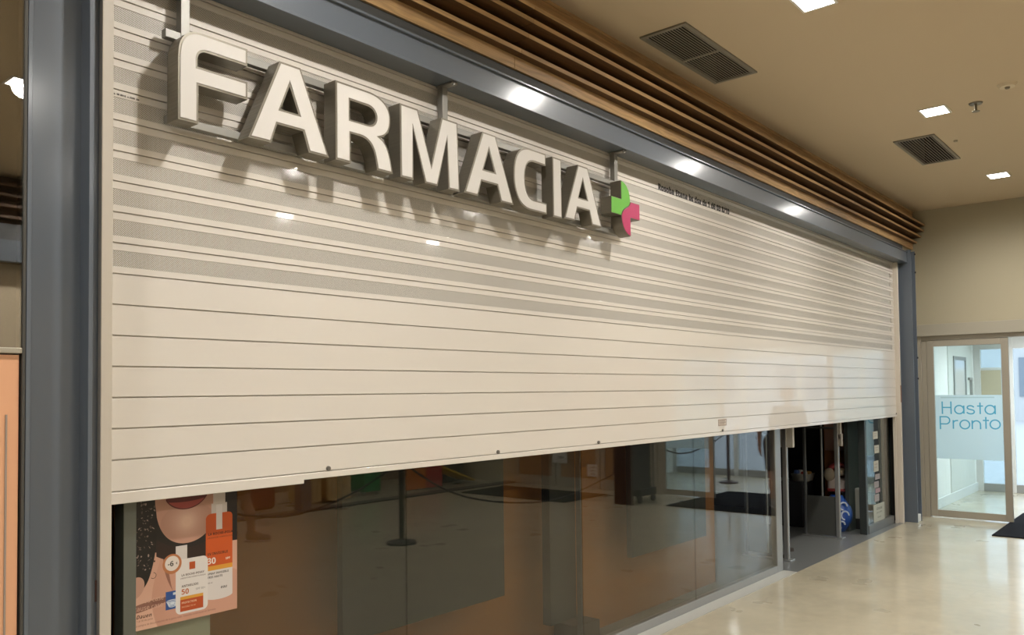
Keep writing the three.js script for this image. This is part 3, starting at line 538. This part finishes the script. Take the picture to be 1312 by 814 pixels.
// ───────── vestibule beyond the doors ─────────
{
  const XV = 14.3;
  structure(mesh('wall_vestibule', [bx(11.35, XV, 0, 2.6, -0.1, 0.08), bx(11.35, XV, 0, 2.6, 5.0, 5.15), bx(11.3, 11.35, 0, 2.6, 3.6, 5.1)], whiteWall));
  structure(mesh('ceiling_vestibule', bx(11.35, XV + 0.3, 2.6, 2.75, -0.1, 5.15), M(C(0.62, 0.61, 0.57), 0.85)));
  structure(mesh('baseboard_vestibule', bx(11.35, XV, 0, 0.13, 0.08, 0.095, 0.003), M(C(0.66, 0.68, 0.66), 0.6)));
  // door with a narrow window in the vestibule's side wall
  const d = structure(base('door_4'));
  mesh('leaf', bx(12.55, 14.05, 0.13, 2.25, 0.08, 0.088), M(C(0.62, 0.64, 0.60), 0.7), d);
  mesh('window_frame', [bx(12.84, 13.62, 1.98, 2.03, 0.088, 0.10), bx(12.84, 12.90, 1.2, 1.98, 0.088, 0.10), bx(13.56, 13.62, 1.2, 1.98, 0.088, 0.10)], M(C(0.22, 0.23, 0.22), 0.5), d);
  mesh('window_pane', bx(12.90, 13.56, 1.2, 1.98, 0.088, 0.091), M(C(0.62, 0.66, 0.72), 0.15, 0, { clearcoat: 1, clearcoatRoughness: 0.05 }), d);
  mesh('handle', [bx(13.86, 13.92, 1.42, 1.72, 0.088, 0.12, 0.004), bx(13.74, 13.92, 1.69, 1.73, 0.088, 0.12, 0.004)], M(C(0.35, 0.36, 0.35), 0.4, 0.5), d);
  tag(mesh('wall_switch', bx(13.42, 13.5, 0.60, 0.74, 0.08, 0.095, 0.003), M(C(0.25, 0.25, 0.24), 0.6)), 'small dark wall box low on the vestibule wall', 'wall box');
  [[12.2, 1.2], [13.4, 1.2], [12.2, 3.4], [13.4, 3.4]].forEach(([x, z], i) => downlight(x, z, `added unseen fill light of the vestibule, ${['first', 'second', 'third', 'fourth'][i]} of four`, 'added vestibule fill lights', 2.6, 15, C(0.93, 0.98, 1)));  // added lamps, out of view, to brighten the vestibule and door film
  // outer glazing
  const o = structure(base('window_3'));
  for (const [a, b] of [[0.08, 0.17], [0.52, 0.60], [1.55, 1.63], [2.6, 2.68], [3.65, 3.73], [4.92, 5.0]]) mesh('post', bx(XV - 0.08, XV, 0, 2.6, a, b, 0.004), paleFrame, o);
  mesh('rail', bx(XV - 0.075, XV, 2.16, 2.6, 0.17, 4.92), paleFrame, o);
  mesh('rail', bx(XV - 0.075, XV, 0, 0.12, 0.17, 4.92, 0.004), M(C(0.30, 0.30, 0.29), 0.5), o);
  mesh('rail', bx(XV - 0.07, XV, 1.84, 1.88, 0.17, 0.52, 0.004), paleFrame, o);
  for (const [a, b] of [[0.17, 0.52], [0.60, 1.55], [1.63, 2.6], [2.68, 3.65], [3.73, 4.92]]) mesh('pane', bx(XV - 0.045, XV - 0.039, 0.12, 2.16, a, b), clearGlass, o);
  mesh('infill_panel', bx(XV - 0.06, XV - 0.05, 1.45, 1.84, 0.17, 0.44), M(C(0.5, 0.43, 0.30), 0.7), o);
  structure(mesh('pavement', bx(XV, 60, -0.15, -0.01, -30, 40), M(C(0.50, 0.49, 0.50), 0.9)));
  const car = tag(base('far_building', 44, 0, 6), 'pale low building across the street outside', 'building');
  mesh('wall', bx(0, 8, -0.01, 4.2, -28, 24), M(C(0.62, 0.62, 0.62), 0.9), car);
  for (let i = 0; i < 9; i++) mesh('window', bx(-0.06, 0.02, 1.1, 2.9, -26 + i * 5.4, -23 + i * 5.4), M(C(0.24, 0.28, 0.33), 0.3), car);
  mesh('roof', bx(-0.4, 8.4, 4.2, 4.5, -28.4, 24.4), M(C(0.45, 0.44, 0.43), 0.9), car);
  for (const [x, z, l] of [[19.5, 3.1, 'nearer white bench slab outside the entrance'], [22.5, 4.4, 'further white bench slab outside the entrance']]) {
    const b = tag(base('stone_bench', x, -0.01, z), l, 'bench'); const bm = M(C(0.72, 0.72, 0.74), 0.8);
    mesh('seat', bx(-0.35, 0.35, 0.38, 0.48, -2.4, 2.4, 0.015), bm, b); mesh('support', bx(-0.28, 0.28, 0, 0.38, -2.1, -1.7), bm, b); mesh('support', bx(-0.28, 0.28, 0, 0.38, 1.7, 2.1), bm, b);
  }
}

// ───────── neighbouring shop front, left of the column ─────────
{
  const w = structure(base('window_4'));
  const fm = M(C(0.07, 0.068, 0.062), 0.45, 0.3);
  mesh('stile', bx(0.9025, 0.9115, 0, 3.08, 0.145, 0.172, 0.002), fm, w);
  mesh('transom', bx(-1.5, 0.9025, 1.728, 1.745, 0.14, 0.174, 0.003), M(C(0.40, 0.37, 0.30), 0.4, 0.3), w);
  mesh('pane', bx(-1.5, 0.9025, 1.745, 3.08, 0.160, 0.166), upperGlass, w);
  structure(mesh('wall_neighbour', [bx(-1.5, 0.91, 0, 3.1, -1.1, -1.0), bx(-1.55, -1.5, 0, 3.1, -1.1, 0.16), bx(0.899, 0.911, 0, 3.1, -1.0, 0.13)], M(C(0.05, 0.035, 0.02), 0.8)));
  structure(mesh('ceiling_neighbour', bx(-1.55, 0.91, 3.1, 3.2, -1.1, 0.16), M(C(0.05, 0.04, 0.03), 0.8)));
  structure(mesh('wall_left_end', bx(-6, -1.5, 0, 3.1, 0.06, 0.16), wallMat));
  const p = tag(base('peach_screen', 0, 0, 0.135), 'tall peach coloured panel left of the steel column', 'panel');
  mesh('panel', bx(-1.4, 0.897, 0.02, 1.724, 0, 0.028), M(C(0.70, 0.37, 0.21), 0.5, 0, { clearcoat: 0.3, clearcoatRoughness: 0.3 }), p);
  mesh('seam', bx(0.862, 0.867, 0.02, 1.55, 0.028, 0.031), M(C(0.3, 0.24, 0.2), 0.6), p);
}

// ───────── opposite side of the hall (seen in the glass) ─────────
{
  const b = structure(base('steel_beam')); b.userData.label = 'grey steel beam over the shop across the hall, seen reflected';
  mesh('web', bx(-6, XW, 2.93, 3.14, ZF, ZF + 0.1), steelGrey, b);
  mesh('recess_plate', bx(-6, XW, 3.14, 3.3, ZF + 0.02, ZF + 0.1), darkGrey, b);
  const t = tag(base('timber_bulkhead'), 'timber louvre band across the hall, seen reflected in the side glass', 'bulkhead');
  mesh('backing_board', bx(-6, XW, 3.31, CEIL, ZF + 0.2, ZF + 0.26), shadedWood, t);
  for (const [y, d] of [[3.70, 0.2], [3.60, 0.19], [3.50, 0.16], [3.40, 0.11]]) mesh('slat', bx(-6, XW, y - 0.03, y, ZF + 0.2 - d, ZF + 0.2, 0.003), shadedWood, t);
  for (const x of [6.72, 1.5, -3.5]) { const c = structure(base('steel_column')); c.userData.label = 'grey steel column of the shop across the hall'; mesh('shaft', bx(x - 0.08, x + 0.08, 0, 2.93, ZF, ZF + 0.16, 0.004), steelGrey, c); }
  structure(mesh('trim_2', bx(-6, XW, 0, 0.02, ZF - 0.05, ZF + 0.16), M(C(0.05, 0.045, 0.04), 0.6)));
  structure(mesh('wall_opposite', bx(-6, XW, 0, CEIL, 8.6, 8.7), M(C(0.30, 0.23, 0.15), 0.85)));
  structure(mesh('wall_lintel', bx(-6, 4.6, 0.0, 2.93, ZF + 0.2, ZF + 0.28), M(C(0.55, 0.46, 0.33), 0.8)));
}
{
  const wd = [M(C(0.66, 0.46, 0.22), 0.7), M(C(0.72, 0.52, 0.28), 0.7)];
  const crate = (x, w, h, label) => {
    const c = tag(base('wooden_crate', x, 0.02, 7.2), label, 'crate', 'wooden crates across the hall');
    const n = Math.round(w / 0.075); for (let i = 0; i < n; i++) mesh('plank', bx(-w / 2 + i * w / n + 0.006, -w / 2 + (i + 1) * w / n - 0.006, 0.03, h, -0.26, -0.24), wd[i % 2], c);
    mesh('back', bx(-w / 2, w / 2, 0.03, h, 0.20, 0.22), wd[0], c); mesh('bottom', bx(-w / 2, w / 2, 0, 0.03, -0.26, 0.22), wd[1], c);
    for (const s of [-1, 1]) mesh('side', bx(s * w / 2 - 0.01, s * w / 2 + 0.01, 0.03, h, -0.24, 0.2), wd[0], c);
  };
  crate(7.25, 0.24, 0.5, 'narrow wooden crate beside the red bag across the hall'); crate(7.70, 0.42, 0.5, 'wide wooden crate standing next to the narrow one across the hall');
  const bag = tag(base('red_bag', 6.42, 0.0, 7.1), 'dark red bag on the floor across the hall', 'bag');
  mesh('body', new RoundedBoxGeometry(0.46, 0.36, 0.22, 4, 0.07).translate(0, 0.18, 0), M(C(0.17, 0.02, 0.03), 0.6), bag);
  mesh('handle', tube([[-0.12, 0.34, 0], [-0.08, 0.5, 0], [0.08, 0.5, 0], [0.12, 0.34, 0]], 0.012), M(C(0.1, 0.02, 0.02), 0.6), bag);
  const bin = tag(base('green_bin', 8.41, 0, 7.2), 'green wheeled bin across the hall', 'bin');
  mesh('body', bx(-0.17, 0.17, 0.06, 0.72, -0.17, 0.17, 0.02), M(C(0.05, 0.28, 0.10), 0.45), bin); mesh('lid', bx(-0.185, 0.185, 0.72, 0.77, -0.185, 0.185, 0.015), M(C(0.04, 0.22, 0.08), 0.45), bin);
  for (const s of [-1, 1]) mesh('wheel', new THREE.CylinderGeometry(0.035, 0.035, 0.03, 16).rotateZ(Math.PI / 2).translate(s * 0.14, 0.036, -0.1), M(C(0.4, 0.4, 0.38), 0.5), bin);
  const slide = tag(base('toy_slide', 9.5, 0, 7.2), 'orange and red toy slide with a yellow chute across the hall', 'toy slide');
  mesh('side', bx(-0.5, -0.05, 0.02, 0.7, -0.3, -0.26, 0.02), M(C(0.62, 0.17, 0.02), 0.5), slide);
  mesh('side', bx(-0.04, 0.32, 0.02, 0.7, -0.3, -0.26, 0.02), M(C(0.48, 0.05, 0.05), 0.5), slide);
  mesh('chute', new THREE.BoxGeometry(0.85, 0.03, 0.45).rotateZ(-0.35).translate(0.70, 0.2, -0.1), M(C(0.75, 0.47, 0.04), 0.5), slide);
  const box = tag(base('grey_box', 10.55, 0, 7.6), 'dark grey storage box across the hall', 'box');
  mesh('body', bx(-0.3, 0.3, 0, 0.5, -0.2, 0.2, 0.01), M(C(0.07, 0.08, 0.075), 0.6), box); mesh('lid', bx(-0.31, 0.31, 0.5, 0.55, -0.21, 0.21, 0.01), M(C(0.25, 0.27, 0.26), 0.6), box);
}
function stanchion(x, z, mat, label) {
  const t = tag(base('barrier_post', x, 0, z), label, 'barrier post');
  mesh('base', [cyl(0.165, 0.16, 0.022, 0, 0, 0, 40), cyl(0.15, 0.04, 0.03, 0, 0.022, 0, 40)], mat, t);
  mesh('pole', cyl(0.028, 0.028, 0.9, 0, 0.05, 0, 24), mat, t);
  mesh('collar', [cyl(0.038, 0.038, 0.07, 0, 0.84, 0, 24), new THREE.SphereGeometry(0.034, 20, 12).translate(0, 0.965, 0)], mat, t);
}
stanchion(5.92, 3.6, M(C(0.02, 0.02, 0.024), 0.3, 0.3), 'black barrier post on a round base, reflected in the shop window');
stanchion(3.4, 4.1, M(C(0.02, 0.02, 0.024), 0.3, 0.3), 'black barrier post at the near end of the rope, behind the viewer');
stanchion(13.1, 3.3, M(C(0.12, 0.09, 0.085), 0.4, 0.4), 'brown barrier post standing in the vestibule');
const ropeMat = M(C(0.03, 0.03, 0.035), 0.7);
tag(mesh('barrier_rope', tube([[5.92, 0.86, 3.6], [5.3, 0.56, 3.72], [4.66, 0.42, 3.86], [4.0, 0.55, 3.98], [3.4, 0.86, 4.1]], 0.011, 60), ropeMat), 'dark rope sagging from the reflected black post towards the person', 'rope');
tag(mesh('barrier_rope', tube([[5.92, 0.86, 3.6], [6.58, 0.5, 3.58], [7.3, 0.3, 3.55], [8.5, 0.2, 3.5], [9.75, 0.42, 3.42]], 0.011, 60), ropeMat), 'dark rope sagging from the reflected black post towards the trolley', 'rope');
tag(mesh('barrier_rope', tube([[13.1, 0.86, 3.3], [13.0, 0.6, 3.7], [12.9, 0.48, 4.1], [12.8, 0.6, 4.5], [12.7, 0.86, 4.9]], 0.011, 60), ropeMat), 'dark rope hanging from the brown post in the vestibule', 'rope');
{
  const t = tag(base('display_trolley', 10.08, 0, 3.30), 'dark display trolley on castors, reflected in the shop window', 'trolley');
  mesh('cabinet', bx(-0.27, 0.20, 0.2, 0.85, -0.15, 0.15, 0.006), M(C(0.03, 0.028, 0.03), 0.5), t);
  mesh('end_panel', bx(-0.29, -0.27, 0.0, 0.85, -0.15, 0.15), M(C(0.035, 0.012, 0.01), 0.5), t);
  mesh('chassis', bx(-0.1, 0.34, 0.1, 0.2, -0.16, 0.16, 0.01), black, t);
  mesh('handle_frame', [cyl(0.012, 0.012, 0.75, 0.33, 0.15, -0.12, 10), cyl(0.012, 0.012, 0.75, 0.33, 0.15, 0.12, 10)], M(C(0.2, 0.2, 0.2), 0.4, 0.6), t);
  for (const [x, z] of [[-0.05, -0.12], [-0.05, 0.12], [0.31, -0.12], [0.31, 0.12]]) mesh('castor', new THREE.CylinderGeometry(0.05, 0.05, 0.035, 18).rotateX(Math.PI / 2).translate(x, 0.05, z), black, t);
}

// ───────── passer-by reflected in the shop window ─────────
function skin(parts, lo, hi, cell, k = 0.025) {                 // tapered capsules joined by a smooth minimum
  const size = Math.max(hi[0] - lo[0], hi[1] - lo[1], hi[2] - lo[2]), n = Math.ceil(size / cell) + 4;
  const mc = new MarchingCubes(n, new THREE.MeshStandardMaterial(), false, false, 400000);
  const half = size / 2 * n / (n - 4), c = lo.map((v, i) => (v + hi[i]) / 2);
  const a = parts.map(([p, r0, q, r1]) => ({ p, q, r0, r1, d: q.map((v, i) => v - p[i]) }));
  for (const s of a) s.l = s.d[0] ** 2 + s.d[1] ** 2 + s.d[2] ** 2 || 1e-9;
  for (let kz = 0; kz < n; kz++) for (let ky = 0; ky < n; ky++) for (let kx = 0; kx < n; kx++) {
    const x = (kx - n / 2) / (n / 2) * half + c[0], y = (ky - n / 2) / (n / 2) * half + c[1], z = (kz - n / 2) / (n / 2) * half + c[2];
    let f = 1;
    for (const s of a) {
      let t = ((x - s.p[0]) * s.d[0] + (y - s.p[1]) * s.d[1] + (z - s.p[2]) * s.d[2]) / s.l; t = t < 0 ? 0 : t > 1 ? 1 : t;
      const e = Math.hypot(x - s.p[0] - t * s.d[0], y - s.p[1] - t * s.d[1], z - s.p[2] - t * s.d[2]) - s.r0 - t * (s.r1 - s.r0);
      const h = Math.max(0, k - Math.abs(f - e)) / k; f = Math.min(f, e) - h * h * k * 0.25;
    }
    mc.field[kx + ky * n + kz * n * n] = -f;
  }
  mc.isolation = 0; mc.update();
  const g = new THREE.BufferGeometry();
  g.setAttribute('position', new THREE.BufferAttribute(new Float32Array(mc.positionArray.slice(0, mc.count * 3)), 3));
  g.scale(half, half, half).translate(...c);
  const w = mergeVertices(g, cell * 0.02); w.computeVertexNormals();
  w.setAttribute('uv', new THREE.BufferAttribute(new Float32Array(w.attributes.position.count * 2), 2)); return w;
}
{
  const p = tag(base('person', 4.95, 0, 5.22, 0.85), 'person in dark shorts and a dark top walking past, reflected in the shop window', 'person');
  const leg = (s, kneeX, footX, footY) => [[[0, 0.93, s * 0.09], 0.095, [kneeX, 0.50, s * 0.095], 0.06], [[kneeX, 0.50, s * 0.095], 0.056, [footX - 0.02, 0.30, s * 0.095], 0.056], [[footX - 0.02, 0.30, s * 0.095], 0.054, [footX, footY + 0.08, s * 0.095], 0.038], [[footX, footY + 0.06, s * 0.095], 0.036, [footX + 0.13, footY + 0.045, s * 0.10], 0.03]];
  const arm = (s, ex, hx) => [[[0, 1.42, s * 0.18], 0.052, [ex, 1.13, s * 0.24], 0.040], [[ex, 1.13, s * 0.24], 0.038, [hx, 0.90, s * 0.25], 0.028]];
  const bones = [[[0, 0.96, -0.05], 0.12, [0, 0.96, 0.05], 0.12], [[0, 1.0, 0], 0.125, [0, 1.25, 0], 0.12], [[0.0, 1.34, -0.09], 0.105, [0.0, 1.34, 0.09], 0.105], [[0, 1.43, -0.15], 0.055, [0, 1.43, 0.15], 0.055], [[0, 1.45, 0], 0.055, [0.01, 1.56, 0], 0.052], ...leg(-1, 0.12, 0.20, 0), ...leg(1, -0.02, -0.22, 0.02), ...arm(-1, -0.06, -0.02), ...arm(1, 0.05, 0.13)];
  const head = [[[0.015, 1.63, 0], 0.072, [0.01, 1.70, 0], 0.088], [[0.04, 1.585, 0], 0.045, [0.03, 1.66, 0], 0.062], [[0.098, 1.655, 0], 0.010, [0.113, 1.628, 0], 0.013], [[0.088, 1.592, -0.016], 0.009, [0.088, 1.592, 0.016], 0.009], [[0.005, 1.66, -0.088], 0.018, [0.0, 1.63, -0.084], 0.012], [[0.005, 1.66, 0.088], 0.018, [0.0, 1.63, 0.084], 0.012]];
  const hand = (s, hx) => {
    const o = [hx, 0.90, s * 0.25], f = [[o, 0.024, [hx + 0.01, 0.825, o[2]], 0.022]];
    for (const [dx, l] of [[-0.026, 0.056], [-0.008, 0.070], [0.011, 0.074], [0.030, 0.066]]) f.push([[hx + 0.01 + dx, 0.815, o[2]], 0.0088, [hx + 0.014 + dx, 0.815 - l * 0.55, o[2] - s * 0.006], 0.008], [[hx + 0.014 + dx, 0.815 - l * 0.55, o[2] - s * 0.006], 0.008, [hx + 0.018 + dx, 0.815 - l, o[2] - s * 0.018], 0.007]);
    f.push([[hx + 0.03, 0.865, o[2]], 0.011, [hx + 0.055, 0.825, o[2] - s * 0.012], 0.0095], [[hx + 0.055, 0.825, o[2] - s * 0.012], 0.0095, [hx + 0.058, 0.795, o[2] - s * 0.016], 0.008]);
    return f;
  };
  const flesh = M(C(0.36, 0.20, 0.14), 0.6);
  mesh('body', [skin(bones, [-0.42, -0.02, -0.42], [0.42, 1.66, 0.42], 0.016), skin(head, [-0.12, 1.5, -0.12], [0.14, 1.8, 0.12], 0.005, 0.03), ...[[-1, -0.02], [1, 0.13]].map(([s, h]) => skin(hand(s, h), [h - 0.06, 0.72, s * 0.25 - 0.06], [h + 0.1, 0.94, s * 0.25 + 0.06], 0.0035, 0.006))], flesh, p);
  mesh('hair', skin([[[-0.012, 1.715, 0], 0.093, [-0.035, 1.67, 0], 0.085], [[-0.05, 1.66, 0], 0.06, [-0.055, 1.60, 0], 0.05]], [-0.16, 1.52, -0.13], [0.1, 1.83, 0.13], 0.008), M(C(0.03, 0.02, 0.015), 0.7), p);
  const up = (b, y) => b.map(([a, r, c, s]) => [a, r + 0.014, c, s + 0.014]);
  mesh('top', skin(up([...bones.slice(0, 4), ...[-1, 1].map((s) => [[0, 1.42, s * 0.18], 0.054, [s < 0 ? -0.05 : 0.04, 1.18, s * 0.232], 0.046])]), [-0.3, 0.8, -0.34], [0.3, 1.55, 0.34], 0.014), M(C(0.035, 0.035, 0.045), 0.8), p);
  mesh('shorts', skin(up([bones[0], [[0, 0.93, -0.09], 0.10, [0.098, 0.58, -0.094], 0.082], [[0, 0.93, 0.09], 0.10, [-0.016, 0.58, 0.094], 0.082]]), [-0.26, 0.42, -0.3], [0.3, 1.12, 0.3], 0.014), M(C(0.05, 0.045, 0.05), 0.85), p);
  for (const [s, fx, fy] of [[-1, 0.20, 0], [1, -0.22, 0.02]]) {
    mesh('shoe', skin([[[fx - 0.02, fy + 0.06, s * 0.096], 0.048, [fx + 0.06, fy + 0.052, s * 0.098], 0.042], [[fx + 0.06, fy + 0.05, s * 0.098], 0.042, [fx + 0.17, fy + 0.04, s * 0.102], 0.036], [[fx - 0.01, fy + 0.10, s * 0.096], 0.045, [fx, fy + 0.06, s * 0.096], 0.045]], [fx - 0.1, fy - 0.02, s * 0.1 - 0.1], [fx + 0.24, fy + 0.18, s * 0.1 + 0.1], 0.008, 0.03), M(C(0.10, 0.10, 0.105), 0.7), p);
    mesh('sole', bx(fx - 0.075, fx + 0.205, fy + 0.001, fy + 0.022, s * 0.099 - 0.045, s * 0.099 + 0.045, 0.01), M(C(0.35, 0.34, 0.33), 0.7), p);
  }
}

{
  const q = scene.getObjectByName('person').clone(); q.name = numbered('person'); scene.add(q);
  q.position.set(10.92, 0.014, 1.54); q.rotation.y = 2.6; q.scale.setScalar(0.9);
  q.userData = { label: 'person in dark clothes standing on the doorway mat, just outside the right edge', category: 'person' };
}

renderer.render(scene, camera);
